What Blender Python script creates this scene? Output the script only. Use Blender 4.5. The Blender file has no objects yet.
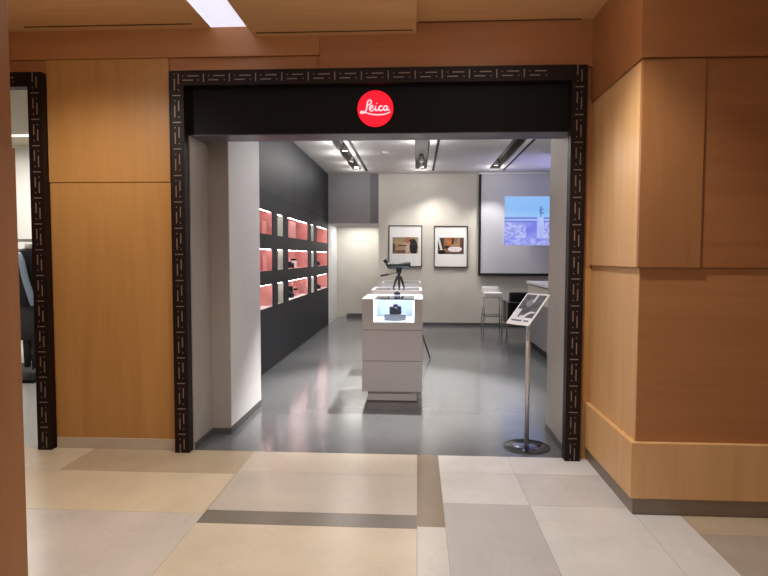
import bpy, bmesh, math, random
from mathutils import Vector, Matrix
random.seed(7)
PI = math.pi
C = bpy.context.scene.collection
sc = bpy.context.scene

# ------------------------------------------------------------------ colours and materials
def lin(c):
    return tuple(((v / 255) / 12.92 if v / 255 <= .04045 else ((v / 255 + .055) / 1.055) ** 2.4) for v in c)

def mat(name, rgb, rough=.5, metal=0, spec=.5, coat=0, var=0, scale=8, bump=0, bscale=60, alpha=1, stretch=(1, 1, 1), rvar=0):
    m = bpy.data.materials.new(name); m.use_nodes = True
    nt = m.node_tree; b = nt.nodes['Principled BSDF']
    c = lin(rgb)
    b.inputs['Base Color'].default_value = (*c, 1)
    b.inputs['Roughness'].default_value = rough
    b.inputs['Metallic'].default_value = metal
    b.inputs['Specular IOR Level'].default_value = spec
    if coat:
        b.inputs['Coat Weight'].default_value = coat
        b.inputs['Coat Roughness'].default_value = .06
    tc = nt.nodes.new('ShaderNodeTexCoord'); mp = nt.nodes.new('ShaderNodeMapping')
    mp.inputs['Scale'].default_value = stretch
    nt.links.new(tc.outputs['Object'], mp.inputs[0])
    n = nt.nodes.new('ShaderNodeTexNoise'); n.inputs['Scale'].default_value = scale; n.inputs['Detail'].default_value = 6
    nt.links.new(mp.outputs[0], n.inputs['Vector'])
    if var:
        r = nt.nodes.new('ShaderNodeValToRGB')
        r.color_ramp.elements[0].position = .3; r.color_ramp.elements[1].position = .7
        r.color_ramp.elements[0].color = (*[v * (1 - var) for v in c], 1)
        r.color_ramp.elements[1].color = (*[min(1, v * (1 + var)) for v in c], 1)
        nt.links.new(n.outputs['Fac'], r.inputs[0]); nt.links.new(r.outputs[0], b.inputs['Base Color'])
    if rvar:
        mr = nt.nodes.new('ShaderNodeMapRange'); mr.inputs['To Min'].default_value = rough - rvar; mr.inputs['To Max'].default_value = rough + rvar
        mr.inputs['From Min'].default_value = .3; mr.inputs['From Max'].default_value = .7
        nt.links.new(n.outputs['Fac'], mr.inputs[0]); nt.links.new(mr.outputs[0], b.inputs['Roughness'])
    if bump:
        n2 = nt.nodes.new('ShaderNodeTexNoise'); n2.inputs['Scale'].default_value = bscale
        nt.links.new(mp.outputs[0], n2.inputs['Vector'])
        bp = nt.nodes.new('ShaderNodeBump'); bp.inputs['Strength'].default_value = bump; bp.inputs['Distance'].default_value = .002
        nt.links.new(n2.outputs['Fac'], bp.inputs['Height']); nt.links.new(bp.outputs[0], b.inputs['Normal'])
    return m

def wood(name, a, b_, axis='z', rough=.42):
    m = bpy.data.materials.new(name); m.use_nodes = True
    nt = m.node_tree; b = nt.nodes['Principled BSDF']
    b.inputs['Roughness'].default_value = rough
    tc = nt.nodes.new('ShaderNodeTexCoord'); mp = nt.nodes.new('ShaderNodeMapping')
    s = {'z': (9, 9, .7), 'x': (.7, 9, 9), 'y': (9, .7, 9)}[axis]
    mp.inputs['Scale'].default_value = s
    nt.links.new(tc.outputs['Object'], mp.inputs[0])
    n = nt.nodes.new('ShaderNodeTexNoise'); n.inputs['Scale'].default_value = 1.3; n.inputs['Detail'].default_value = 8; n.inputs['Distortion'].default_value = .6
    n2 = nt.nodes.new('ShaderNodeTexNoise'); n2.inputs['Scale'].default_value = 9; n2.inputs['Detail'].default_value = 4
    nt.links.new(mp.outputs[0], n.inputs['Vector']); nt.links.new(mp.outputs[0], n2.inputs['Vector'])
    mx = nt.nodes.new('ShaderNodeMath'); mx.operation = 'MULTIPLY_ADD'; mx.inputs[1].default_value = .26
    nt.links.new(n2.outputs['Fac'], mx.inputs[0]); nt.links.new(n.outputs['Fac'], mx.inputs[2])
    r = nt.nodes.new('ShaderNodeValToRGB')
    r.color_ramp.elements[0].position = .4; r.color_ramp.elements[1].position = .95
    r.color_ramp.elements[0].color = (*lin(a), 1); r.color_ramp.elements[1].color = (*lin(b_), 1)
    nt.links.new(mx.outputs[0], r.inputs[0]); nt.links.new(r.outputs[0], b.inputs['Base Color'])
    return m

def emis(name, rgb, s):
    m = bpy.data.materials.new(name); m.use_nodes = True
    nt = m.node_tree; b = nt.nodes['Principled BSDF']
    b.inputs['Base Color'].default_value = (*lin(rgb), 1)
    b.inputs['Emission Color'].default_value = (*lin(rgb), 1)
    b.inputs['Emission Strength'].default_value = s
    return m

def attr_mat(name, rough=.4, emit=0):
    m = bpy.data.materials.new(name); m.use_nodes = True
    nt = m.node_tree; b = nt.nodes['Principled BSDF']
    a = nt.nodes.new('ShaderNodeVertexColor'); a.layer_name = 'ink'
    nt.links.new(a.outputs['Color'], b.inputs['Base Color']); b.inputs['Roughness'].default_value = rough
    if emit:
        b.inputs['Base Color'].default_value = (0, 0, 0, 1)
        for l in list(nt.links):
            if l.to_socket == b.inputs['Base Color']: nt.links.remove(l)
        nt.links.new(a.outputs['Color'], b.inputs['Emission Color']); b.inputs['Emission Strength'].default_value = emit
    return m

def glass_mat(name, tint=(1, 1, 1), rough=0):
    m = bpy.data.materials.new(name); m.use_nodes = True
    nt = m.node_tree; nt.nodes.remove(nt.nodes['Principled BSDF'])
    out = nt.nodes['Material Output']
    t = nt.nodes.new('ShaderNodeBsdfTransparent'); t.inputs[0].default_value = (*tint, 1)
    g = nt.nodes.new('ShaderNodeBsdfGlossy'); g.inputs['Roughness'].default_value = rough
    f = nt.nodes.new('ShaderNodeFresnel'); f.inputs[0].default_value = 1.45
    mx = nt.nodes.new('ShaderNodeMixShader')
    nt.links.new(f.outputs[0], mx.inputs[0]); nt.links.new(t.outputs[0], mx.inputs[1]); nt.links.new(g.outputs[0], mx.inputs[2])
    nt.links.new(mx.outputs[0], out.inputs['Surface'])
    return m

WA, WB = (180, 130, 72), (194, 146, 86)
M = dict(
    litfloor=emis('lit_case_floor', (176, 200, 236), .45),  # emission added so the glass tops read as lit from inside
    darksteel=mat('polished_dark_steel', (120, 122, 132), .12, 1),
    soffit=mat('soffit_panel', (84, 84, 98), .3),
    wood_c=wood('maple_ceiling', (206, 160, 108), (220, 178, 128), 'x'),  # paler than the wall maple, in place of light bounced off the floor
    wood_v=wood('maple_vertical', WA, WB, 'z'),
    wood_h=wood('maple_horizontal', WA, WB, 'x'),
    wood_y=wood('maple_side', WA, WB, 'y'),
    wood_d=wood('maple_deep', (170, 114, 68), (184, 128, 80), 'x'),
    wood_e=wood('maple_shaded', (156, 100, 58), (172, 114, 70), 'x'),  # darker copy of the maple; shade of the dim faces put into the colour
    wood_ev=wood('maple_shaded_vertical', (156, 104, 60), (172, 118, 72), 'z'),  # same darkened maple with upright grain, shade in the colour
    wood_p=wood('maple_lit', (214, 166, 112), (228, 184, 130), 'z'),  # paler copy of the maple; light on the pillar side put into the colour
    groove=mat('shadow_groove', (60, 34, 16), .8),
    frame=mat('carved_dark_frame', (27, 14, 12), .5, spec=.25, var=.2),
    inlay=mat('copper_inlay', (138, 116, 106), .4, .2),
    black=mat('black_lacquer', (13, 12, 14), .6, spec=.2, var=.1),
    darkwall=mat('charcoal_panel', (31, 33, 41), .55, spec=.3, var=.12, scale=5),
    wall=mat('grey_plaster', (208, 204, 195), .7, var=.04, scale=3, bump=.1),
    pier=mat('pale_panel', (226, 226, 230), .6, var=.02),
    reveal=mat('greige_panel', (172, 166, 160), .55, var=.03),
    bulk=mat('grey_bulkhead', (138, 136, 140), .6, var=.03),
    bulk2=mat('dark_grey_bulkhead', (108, 106, 112), .6),
    ceil=mat('shop_ceiling', (212, 208, 205), .7, var=.03, scale=2),
    trough=mat('track_recess', (90, 84, 80), .6),
    slot=mat('black_slot', (8, 8, 9), .7),
    concrete=mat('polished_concrete', (98, 100, 103), .165, spec=.85, var=.10, scale=2.2),
    base=mat('dark_skirting', (88, 86, 88), .45, var=.1),
    metalbase=mat('brushed_plinth', (140, 126, 114), .4, .15, var=.1, stretch=(1, 1, 30)),
    stone=mat('stone_skirting', (196, 184, 168), .35, var=.05),
    cabinet=mat('warm_grey_laminate', (200, 194, 196), .45, var=.015, scale=3),
    cabtop=mat('white_solid_top', (235, 235, 238), .3),
    caseint=mat('case_interior', (200, 212, 228), .4),
    joint=mat('panel_joint', (98, 82, 78), .6),
    glass=glass_mat('clear_glass', (.97, .985, 1)),
    led=emis('led_strip', (225, 240, 255), 5.5),
    ledw=emis('warm_led', (255, 244, 244), 21),
    red=mat('red_niche', (220, 160, 156), .5, var=.06),
    nichegrey=mat('grey_niche', (192, 190, 184), .5, var=.04),
    pink=mat('pink_card', (236, 168, 164), .5),
    white=mat('white_satin', (236, 236, 236), .35),
    chrome=mat('chrome', (215, 215, 218), .15, 1),
    steel=mat('brushed_steel', (212, 210, 210), .3, .6),
    blk=mat('black_rubber', (16, 17, 18), .5, var=.2),
    scope=mat('dark_green_armour', (26, 33, 28), .45, var=.15),
    lensdark=mat('lens_glass', (10, 12, 30), .05, spec=.9),
    cam=mat('camera_body', (40, 50, 82), .4),
    camsil=mat('camera_silver', (150, 155, 165), .3, .6),
    leather=mat('black_leather', (15, 15, 16), .4, bump=.2),
    stool=mat('white_leather', (238, 234, 236), .4),
    ink=attr_mat('printed_photo', .35),
    proj=attr_mat('projected_light', .5, .72),
    screen=mat('screen_cloth', (202, 203, 212), .7),
    redlogo=emis('red_light_disc', (255, 8, 42), .70),
    whitelogo=emis('white_light_lettering', (255, 214, 226), .62),
    lamp=emis('spot_lens', (255, 248, 238), 22),
    downlamp=emis('downlight_lens', (255, 238, 215), 9),
    sky=emis('ceiling_light_panel', (224, 227, 248), .72),
    housing=mat('spot_housing', (150, 146, 142), .35, .5),
    navy=mat('black_wool', (18, 18, 22), .8, bump=.3),
    blue=mat('pale_blue', (150, 172, 196), .45),
    skirt=mat('charcoal_cloth', (58, 60, 60), .8),
    storewhite=mat('store_white', (222, 220, 214), .6),
    storebeige=mat('store_beige', (178, 164, 142), .6),
    storefloor=mat('store_floor', (196, 196, 196), .3, var=.04),
    glowwhite=emis('lit_shelf_panel', (240, 240, 232), .8),
    plug=mat('white_plastic', (225, 225, 225), .4),
)

# ------------------------------------------------------------------ mesh helpers
def nb(): return bmesh.new()

def bx(bm, x0, x1, y0, y1, z0, z1, mi=0, bev=0):
    vs = [bm.verts.new(p) for p in ((x0,y0,z0),(x1,y0,z0),(x1,y1,z0),(x0,y1,z0),(x0,y0,z1),(x1,y0,z1),(x1,y1,z1),(x0,y1,z1))]
    fs = [bm.faces.new([vs[i] for i in q]) for q in ((0,3,2,1),(4,5,6,7),(0,1,5,4),(1,2,6,5),(2,3,7,6),(3,0,4,7))]
    if bev:
        es = list({e for f in fs for e in f.edges})
        r = bmesh.ops.bevel(bm, geom=es, offset=bev, segments=2, affect='EDGES', profile=.6)
        for f in r['faces']: f.material_index = mi
        for f in fs:
            if f.is_valid: f.material_index = mi
    else:
        for f in fs: f.material_index = mi
    return bm

def box(x0, x1, y0, y1, z0, z1, bev=0): return bx(nb(), x0, x1, y0, y1, z0, z1, 0, bev)

def ring_frame(d):
    d = d.normalized(); a = Vector((0, 0, 1)) if abs(d.z) < .9 else Vector((1, 0, 0))
    u = d.cross(a).normalized(); return u, d.cross(u).normalized()

def tube(bm, pts, r, n=10, mi=0, flat=1.0, closed=False):
    pts = [Vector(p) for p in pts]; rs = r if isinstance(r, (list, tuple)) else [r] * len(pts)
    rings = []; u0 = None
    for i, p in enumerate(pts):
        if closed: d = pts[(i + 1) % len(pts)] - pts[i - 1]
        else: d = pts[min(i + 1, len(pts) - 1)] - pts[max(i - 1, 0)]
        d = d.normalized()
        if u0 is None: u, v = ring_frame(d)
        else:
            u = (u0 - d * u0.dot(d)).normalized(); v = d.cross(u)
        u0 = u
        ring = [bm.verts.new(p + (u * math.cos(2*PI*k/n) + v * math.sin(2*PI*k/n)) * rs[i]) for k in range(n)]
        rings.append(ring)
    m = len(rings)
    for i in range(m if closed else m - 1):
        a, b = rings[i], rings[(i + 1) % m]
        for k in range(n):
            f = bm.faces.new((a[k], a[(k+1) % n], b[(k+1) % n], b[k])); f.material_index = mi; f.smooth = True
    if not closed:
        f = bm.faces.new(rings[0][::-1]); f.material_index = mi
        f = bm.faces.new(rings[-1]); f.material_index = mi
    return bm

def lathe(bm, prof, axis_o=(0,0,0), axis_d=(0,0,1), n=24, mi=0):
    o = Vector(axis_o); d = Vector(axis_d).normalized(); u, v = ring_frame(d)
    rings = []
    for r, h in prof:
        rings.append([bm.verts.new(o + d*h + (u*math.cos(2*PI*k/n) + v*math.sin(2*PI*k/n)) * max(r, 1e-4)) for k in range(n)])
    for a, b in zip(rings, rings[1:]):
        for k in range(n):
            f = bm.faces.new((a[k], a[(k+1) % n], b[(k+1) % n], b[k])); f.material_index = mi; f.smooth = True
    f = bm.faces.new(rings[0][::-1]); f.material_index = mi
    f = bm.faces.new(rings[-1]); f.material_index = mi
    return bm

def loft(bm, rings, mi=0):
    R = [[bm.verts.new(p) for p in r] for r in rings]; n = len(R[0])
    for a, b in zip(R, R[1:]):
        for k in range(n):
            f = bm.faces.new((a[k], a[(k+1) % n], b[(k+1) % n], b[k])); f.material_index = mi; f.smooth = True
    bm.faces.new(R[0][::-1]).material_index = mi; bm.faces.new(R[-1]).material_index = mi
    return bm

def obj(name, bm, mats, parent=None, recalc=True, label=None):
    if recalc: bmesh.ops.recalc_face_normals(bm, faces=bm.faces)
    me = bpy.data.meshes.new(name); bm.to_mesh(me); bm.free()
    for m in (mats if isinstance(mats, (list, tuple)) else [mats]): me.materials.append(m)
    o = bpy.data.objects.new(name, me); C.objects.link(o)
    if parent: o.parent = parent
    if label: o['label'] = label
    return o

def struct(name, bm, mats, parent=None, **k):
    o = obj(name, bm, mats, parent, **k)
    if not parent: o['kind'] = 'structure'
    return o

def thing(name, label, cat, group=None):
    o = bpy.data.objects.new(name, None); C.objects.link(o); o.empty_display_size = .1
    o['label'] = label; o['category'] = cat
    if group: o['group'] = group
    return o

def tag(o, label, cat, group=None):
    o['label'] = label; o['category'] = cat
    if group: o['group'] = group
    return o

def put(o, x, y, z, rz=0):
    o.location = (x, y, z); o.rotation_euler = (0, 0, rz); return o

def dup(o, parent=None):
    c = o.copy(); C.objects.link(c)
    if parent: c.parent = parent
    for ch in list(o.children): dup(ch, c)
    return c

def paint(name, o, ux, uy, nx, ny, fn, material, parent=None, thick=None):
    """thin sheet with a picture printed on it: o = lower-left corner, ux, uy = edge vectors; fn(u, v) -> sRGB 0..255"""
    bm = nb(); o = Vector(o); ux = Vector(ux); uy = Vector(uy)
    lay = bm.loops.layers.float_color.new('ink')
    V = [[bm.verts.new(o + ux * (i / nx) + uy * (j / ny)) for i in range(nx + 1)] for j in range(ny + 1)]
    for j in range(ny):
        for i in range(nx):
            f = bm.faces.new((V[j][i], V[j][i+1], V[j+1][i+1], V[j+1][i]))
            c = lin(fn((i + .5) / nx, (j + .5) / ny))
            for l in f.loops: l[lay] = (*c, 1)
    return obj(name, bm, material, parent, recalc=False)

# ================================================================== SETTING: arcade (mall) side
YF, YW = 4.29, 4.36          # front plane of the carved frame, wall plane
FT = 2.857                   # top of the frame
# floor of marble tiles ------------------------------------------------
tiles = [
 # x0, x1, y0, y1, colour
 (-5.0, -2.5, 3.89, 4.36, 'cream'), (-2.5, -1.24, 3.89, 4.36, 'tan'),
 (-5.0, -1.235, 3.27, 3.89, 'honey'), (-5.0, -1.235, 2.1, 3.27, 'greige'), (-5.0, -1.235, -2.5, 2.1, 'honey'),
 (-1.24, .01, 3.95, 4.36, 'ivory'), (-1.24, .01, 3.32, 3.95, 'cloud'),
 (-1.235, .01, 3.15, 3.32, 'band'), (-1.235, .01, -2.5, 3.15, 'honey2'),
 (.01, .168, 3.18, 4.36, 'taupe'), (.01, .168, -2.5, 3.18, 'pale'),
 (.168, .69, 4.02, 4.36, 'snow'), (.168, .69, 3.5, 4.02, 'snow2'), (.168, .69, 2.0, 3.5, 'ash'), (.168, .69, -2.5, 2.0, 'snow'),
 (.69, 1.28, 4.02, 4.36, 'snow'), (.69, 1.28, 3.5, 4.02, 'ash2'), (.69, 1.28, 2.4, 3.5, 'snow2'), (.69, 1.28, -2.5, 2.4, 'ash'),
 (1.28, 1.54, 2.0, 4.36, 'snow2'), (1.28, 1.54, -2.5, 2.0, 'ash'),
 (1.54, 4.2, 3.18, 4.36, 'tan'), (1.54, 4.2, -2.5, 3.18, 'ash3'),
]
TC = dict(cream=(212,198,174), tan=(186,168,142), honey=(212,196,168), greige=(200,192,181), ivory=(202,191,174), cloud=(192,182,168),
          band=(124,117,106), honey2=(208,194,171), taupe=(142,124,102), pale=(205,200,192), snow=(222,219,216), snow2=(212,209,205),
          ash=(188,184,180), ash2=(203,199,195), ash3=(168,158,146))
tm = {}
def marble(name, rgb):
    m = mat(name, rgb, .27, spec=.4, var=.06, scale=3.2)
    nt = m.node_tree; b = nt.nodes['Principled BSDF']
    # veins
    r = [n for n in nt.nodes if n.type == 'VALTORGB'][0]
    v = nt.nodes.new('ShaderNodeTexNoise'); v.inputs['Scale'].default_value = 1.7; v.inputs['Detail'].default_value = 9; v.inputs['Distortion'].default_value = 1.6
    mp = [n for n in nt.nodes if n.type == 'MAPPING'][0]
    nt.links.new(mp.outputs[0], v.inputs['Vector'])
    rr = nt.nodes.new('ShaderNodeValToRGB')
    e = rr.color_ramp.elements; e[0].position = .485; e[0].color = (0,0,0,1); e[1].position = .5; e[1].color = (1,1,1,1)
    e2 = rr.color_ramp.elements.new(.515); e2.color = (0,0,0,1)
    nt.links.new(v.outputs['Fac'], rr.inputs[0])
    mx = nt.nodes.new('ShaderNodeMix'); mx.data_type = 'RGBA'; mx.blend_type = 'MULTIPLY'
    ml = nt.nodes.new('ShaderNodeMath'); ml.operation = 'MULTIPLY'; ml.inputs[1].default_value = .11
    nt.links.new(rr.outputs[0], ml.inputs[0]); nt.links.new(ml.outputs[0], mx.inputs[0])
    nt.links.new(r.outputs[0], mx.inputs[6]); mx.inputs[7].default_value = (.62, .55, .48, 1)
    nt.links.new(mx.outputs[2], b.inputs['Base Color'])
    return m
names = list(TC)
for k in names: tm[k] = marble('marble_' + k, TC[k])
grout = mat('grout', (150, 138, 120), .6)
bm = nb(); g = .0012
for (x0, x1, y0, y1, k) in tiles:
    bx(bm, x0 + g, x1 - g, y0 + g, y1 - g, -.02, 0, names.index(k))
bx(bm, -5.0, 4.2, -2.5, 4.36, -.05, -.0008, len(names))
struct('floor', bm, [tm[k] for k in names] + [grout])

# maple wall around the entrances --------------------------------------
bm = nb()
bx(bm, -2.815, -1.80, YW, 4.56, 0, 3.0, 0)          # pier between the two shopfronts
bx(bm, 1.18, 1.30, YW, 4.56, 0, 3.0, 0)
bx(bm, -5.0, -2.815, YW, 4.56, 2.84, 3.0, 0)
bx(bm, -1.80, 1.18, YW, 4.50, 2.84, 3.0, 0)
bx(bm, -5.0, 1.30, YW, 4.56, 3.0, 3.6, 0)
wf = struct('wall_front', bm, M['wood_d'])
obj('wall_panel', box(-2.808, -1.862, YW - .014, YW, 2.0625, 2.976), M['wood_v'], wf)
obj('wall_panel', box(-2.800, -1.862, YW - .006, YW, .0, 2.062), M['wood_v'], wf)
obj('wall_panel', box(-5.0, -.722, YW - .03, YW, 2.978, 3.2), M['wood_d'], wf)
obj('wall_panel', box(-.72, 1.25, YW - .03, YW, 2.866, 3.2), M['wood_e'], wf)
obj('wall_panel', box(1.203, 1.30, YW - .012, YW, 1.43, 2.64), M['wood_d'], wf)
obj('wall_panel', box(1.203, 1.30, YW - .012, YW, 0.0, 1.425), M['wood_v'], wf)
struct('baseboard_left', box(-2.80, -1.83, YW - .012 - .006, YW - .006, 0, .085), M['stone'])

# wooden ceiling -------------------------------------------------------
bm = nb()
bx(bm, -5.0, -1.525, -2.5, YW, 3.183, 3.6)
bx(bm, -1.205, -.012, -2.5, YW, 3.114, 3.6)
bx(bm, -.012, 4.2, -2.5, YW, 3.193, 3.6)
cw = struct('ceiling', bm, M['wood_c'])
obj('shadow_gap', bx(bx(bx(nb(), -2.9, -1.64, 4.232, 4.246, 3.180, 3.1832), -1.17, -.04, 4.246, 4.258, 3.111, 3.1142), .0, 1.16, 4.31, 4.322, 3.190, 3.1932), M['groove'], cw)
# luminous panel recessed between the wooden ceiling boards
t = thing('ceiling_light_panel', 'long white glowing ceiling panel between the two wooden ceiling boards', 'ceiling light')
obj('diffuser', box(-.16, .16, -3.2, 3.2, 0, .01), M['sky'], t)
obj('housing', bx(bx(bx(nb(), -.16, .16, -3.2, 3.2, .012, .06), -.16, -.155, -3.2, 3.2, 0, .012), .155, .16, -3.2, 3.2, 0, .012), M['white'], t)
put(t, -1.365, 1.155, 3.19)

# wood-clad pillar on the right ---------------------------------------
bm = nb()
bx(bm, 1.30, 4.2, 3.44, 4.56, .10, 3.19)
wr = struct('wall_right', bm, M['wood_h'])
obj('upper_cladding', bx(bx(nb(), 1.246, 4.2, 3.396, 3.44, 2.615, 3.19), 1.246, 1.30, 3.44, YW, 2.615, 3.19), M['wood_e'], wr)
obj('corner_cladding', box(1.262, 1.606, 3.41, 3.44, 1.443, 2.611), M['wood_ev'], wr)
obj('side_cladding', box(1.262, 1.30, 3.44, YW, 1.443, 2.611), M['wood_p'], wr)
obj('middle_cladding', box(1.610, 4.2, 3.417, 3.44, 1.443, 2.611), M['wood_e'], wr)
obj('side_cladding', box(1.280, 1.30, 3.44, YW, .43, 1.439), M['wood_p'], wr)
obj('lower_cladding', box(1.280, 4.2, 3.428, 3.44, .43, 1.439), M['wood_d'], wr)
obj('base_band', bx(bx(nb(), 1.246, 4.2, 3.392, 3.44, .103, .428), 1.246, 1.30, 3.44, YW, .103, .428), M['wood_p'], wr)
obj('plinth', bx(bx(nb(), 1.266, 4.2, 3.412, 3.46, 0, .103), 1.266, 1.30, 3.46, YW, 0, .103), M['metalbase'], wr)

# near wood-clad pillar on the left -----------------------------------
bm = nb()
bx(bm, -3.2, -1.575, -.5, 2.185, 0, 3.19)
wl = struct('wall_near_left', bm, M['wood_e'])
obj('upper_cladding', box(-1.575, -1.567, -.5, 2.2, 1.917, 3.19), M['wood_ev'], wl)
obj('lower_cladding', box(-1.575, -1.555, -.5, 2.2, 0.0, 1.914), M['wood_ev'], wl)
# remaining arcade walls behind and beside the camera
struct('wall_arcade_left', box(-5.1, -5.0, -2.5, 4.56, 0, 3.6), M['wood_h'])
struct('wall_arcade_right', box(4.2, 4.3, -2.5, 4.56, 0, 3.6), M['wood_h'])

# ------------------------------------------------------------------ carved dark frames
def fret(bm, a, d, w, n, mod, flip, yf):
    """key-pattern inlay along direction d from a (x,z); w = across vector"""
    a = Vector((a[0], 0, a[1])); d = Vector((d[0], 0, d[1])); w = Vector((w[0], 0, w[1]))
    def bar(s0, s1, c0, c1):
        p = a + d * (s0 * mod) + w * c0; q = a + d * (s1 * mod) + w * c1
        x0, x1 = sorted((p.x, q.x)); z0, z1 = sorted((p.z, q.z))
        bx(bm, x0, x1, yf - .003, yf + .001, z0, z1, 1)
    for b in range(-1, n):
        if b >= 0: bar(b - .018, b + .018, .024, .084)
        L, R = ((.036, .043), (.066, .073)) if not flip else ((.066, .073), (.036, .043))
        bar(b + .19, b + .58, *L); bar(b + .78, b + .82, L[0] , L[1] )
        bar(b + .38, b + .81, *R); bar(b + .18, b + .22, R[0], R[1])

def carved_frame(xl, xr, label, FT=FT):
    root = thing('entrance_frame', label, 'door frame')
    W = .108; dp = .075
    def fr_box(x0, x1, z0, z1):
        bm = nb(); bx(bm, x0, x1, YF + .004, YF + dp - .006, z0, z1, 0)
        # raised edge beads
        return bm
    n = 14; mod = (FT - .02) / 14.5
    for side in (0, 1):
        x0 = xl if side == 0 else xr - W
        bm = nb(); bx(bm, x0, x0 + W, YF, YF + .085, 0, FT - .0, 0)
        bx(bm, x0, x0 + .007, YF - .004, YF + .001, 0, FT, 0); bx(bm, x0 + W - .007, x0 + W, YF - .004, YF + .001, 0, FT - W + .007, 0)
        fret(bm, (x0, FT - (.18 if side == 0 else .155)), (0, -1), (1, 0), n, .1955, side == 0 , YF)
        obj('stile', bm, [M['frame'], M['inlay']], root)
    bm = nb(); bx(bm, xl + W, xr - W, YF, YF + .085, FT - W, FT, 0)
    bx(bm, xl + W, xr - W, YF - .004, YF + .001, FT - .007, FT, 0); bx(bm, xl + W, xr - W, YF - .004, YF + .001, FT - W, FT - W + .007, 0)
    mm = .1945; nn = int((xr - W - (xl + W + .151)) / mm + .25)
    fret(bm, (xl + W + .151, FT), (1, 0), (0, -1), nn, mm, True, YF)
    obj('head_rail', bm, [M['frame'], M['inlay']], root)
    return root
carved_frame(-1.834, 1.203, 'dark carved frame with copper key pattern around the black camera shop entrance', 2.866)
carved_frame(-5.0, -2.812, 'dark carved frame with key pattern around the clothes shop entrance at far left', 2.874)

# ------------------------------------------------------------------ black fascia and red sign
fb = struct('wall_fascia', box(-1.80, 1.18, YW + .012, 4.62, 2.416, 2.84), M['black'])
obj('soffit', box(-1.716, 1.13, YW + .014, 4.618, 2.410, 2.4155), M['soffit'], fb)
t = thing('shop_sign', 'round red illuminated sign with white script lettering on the black fascia', 'sign')
obj('disc', lathe(nb(), [(.133, 0), (.133, .018), (.130, .022)], (0, 0, 0), (0, -1, 0), 64), M['redlogo'], t)
obj('rim', tube(nb(), [(.1345 * math.cos(2*PI*k/64), -.010, .1345 * math.sin(2*PI*k/64)) for k in range(64)], .004, 8, closed=True), M['black'], t)
def cat(pts, k=6):
    P = [Vector(p) for p in pts]; out = []
    for i in range(len(P) - 1):
        p0 = P[max(i-1, 0)]; p1 = P[i]; p2 = P[i+1]; p3 = P[min(i+2, len(P)-1)]
        for j in range(k):
            s = j / k
            out.append(.5 * ((2*p1) + (p2-p0)*s + (2*p0-5*p1+4*p2-p3)*s*s + (3*p1-p0-3*p2+p3)*s**3))
    out.append(P[-1]); return out
def stroke(bm, pts, w):
    q = cat([((x - 290) / 200 * .133, -.024, (335 - y) / 200 * .133) for x, y in pts])
    n = len(q); rs = [w * (.75 + .25 * math.sin(PI * i / (n - 1))) for i in range(n)] if n > 1 else [w]
    tube(bm, q, rs, 8)
bm = nb(); w = .0054
stroke(bm, [(206,300),(228,290),(247,268),(241,249),(222,245),(206,262),(200,290),(196,320),(189,350),(175,374),(152,385),(130,383),(127,372),(144,366),(170,374),(200,386)], w)          # L
stroke(bm, [(228,340),(250,330),(262,312),(250,302),(232,316),(226,342),(240,360),(262,358),(282,338)], w)        # e
stroke(bm, [(296,308),(290,335),(296,356),(312,356),(326,342)], w)                                             # i
stroke(bm, [(304,280),(308,284)], w * 1.1)
stroke(bm, [(368,316),(352,308),(334,322),(332,346),(346,360),(366,354),(380,340)], w)                             # c
stroke(bm, [(424,316),(404,308),(386,322),(384,346),(398,358),(416,346),(426,312),(422,340),(432,356),(450,350)], w)   # a
stroke(bm, [(196,384),(240,396),(300,404),(370,402),(420,392),(458,374)], w * .9)                                   # swash
obj('lettering', bm, M['whitelogo'], t)
put(t, -.311, YW + .012, 2.590)

# ================================================================== SETTING: camera shop
BZ, CZ = 12.8, 3.30          # back wall y, ceiling z
struct('floor_shop', box(-2.4, 4.0, 4.361, 14.6, -.05, 0), M['concrete'])
# left reveal and pale pier
struct('wall_reveal_left', box(-1.86, -1.716, YW + .012, 4.78, 0, 2.408), M['reveal'])
struct('wall_return_left', box(-1.86, -1.56, 4.781, 4.80, 0, CZ), M['reveal'])
struct('wall_pier', box(-2.0, -1.56, 4.801, 5.74, 0, CZ), M['pier'])
struct('baseboard_entrance', bx(bx(bx(nb(), -1.716, -1.709, YW + .02, 4.78, 0, .05), -1.709, -1.56, 4.774, 4.781, 0, .05), -1.56, -1.553, 4.774, 5.74, 0, .06), M['base'])
struct('wall_reveal_right', box(1.13, 1.25, YW + .012, 5.08, 0, CZ), M['reveal'])
struct('baseboard_right', box(1.123, 1.13, YW + .02, 5.08, 0, .055), M['base'])
struct('wall_shop_front', bx(bx(nb(), 1.25, 4.0, 4.58, 5.08, 0, CZ), -1.735, 1.13, 4.621, 4.70, 2.55, CZ), M['reveal'])
struct('wall_shop_right', box(3.9, 4.0, 5.08, 14.5, 0, CZ), M['wall'])

# charcoal niche wall -------------------------------------------------
X0, X1 = -2.34, -1.948
rows = [(.825, 1.13), (1.31, 1.60), (1.79, 2.10)]
cols = [(6.20, 7.82, 'w'), (8.10, 8.47, 'n'), (8.78, 10.40, 'w'), (10.71, 11.02, 'n'), (11.34, 12.70, 'w')]
bm = nb()
bx(bm, X0, X1, 5.742, BZ, 0, .825); bx(bm, X0, X1, 5.742, BZ, 1.13, 1.31); bx(bm, X0, X1, 5.742, BZ, 1.60, 1.79); bx(bm, X0, X1, 5.742, BZ, 2.10, CZ)
ys = [5.742] + [v for c in cols for v in c[:2]] + [BZ]
for i in range(0, len(ys), 2):
    for z0, z1 in rows: bx(bm, X0, X1, ys[i], ys[i+1], z0, z1)
bx(bm, X0 - .03, X0, 5.76, BZ, 0, CZ)
nw = struct('wall_left', bm, M['darkwall'])
obj('panel_joint', bx(bx(bx(nb(), X1, X1 + .0015, 9.235, 9.25, 2.32, CZ), X1, X1 + .0015, 5.8, 12.8, 2.318, 2.33), X1, X1 + .0015, 11.0, 11.012, 2.33, CZ), M['slot'], nw)
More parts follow.
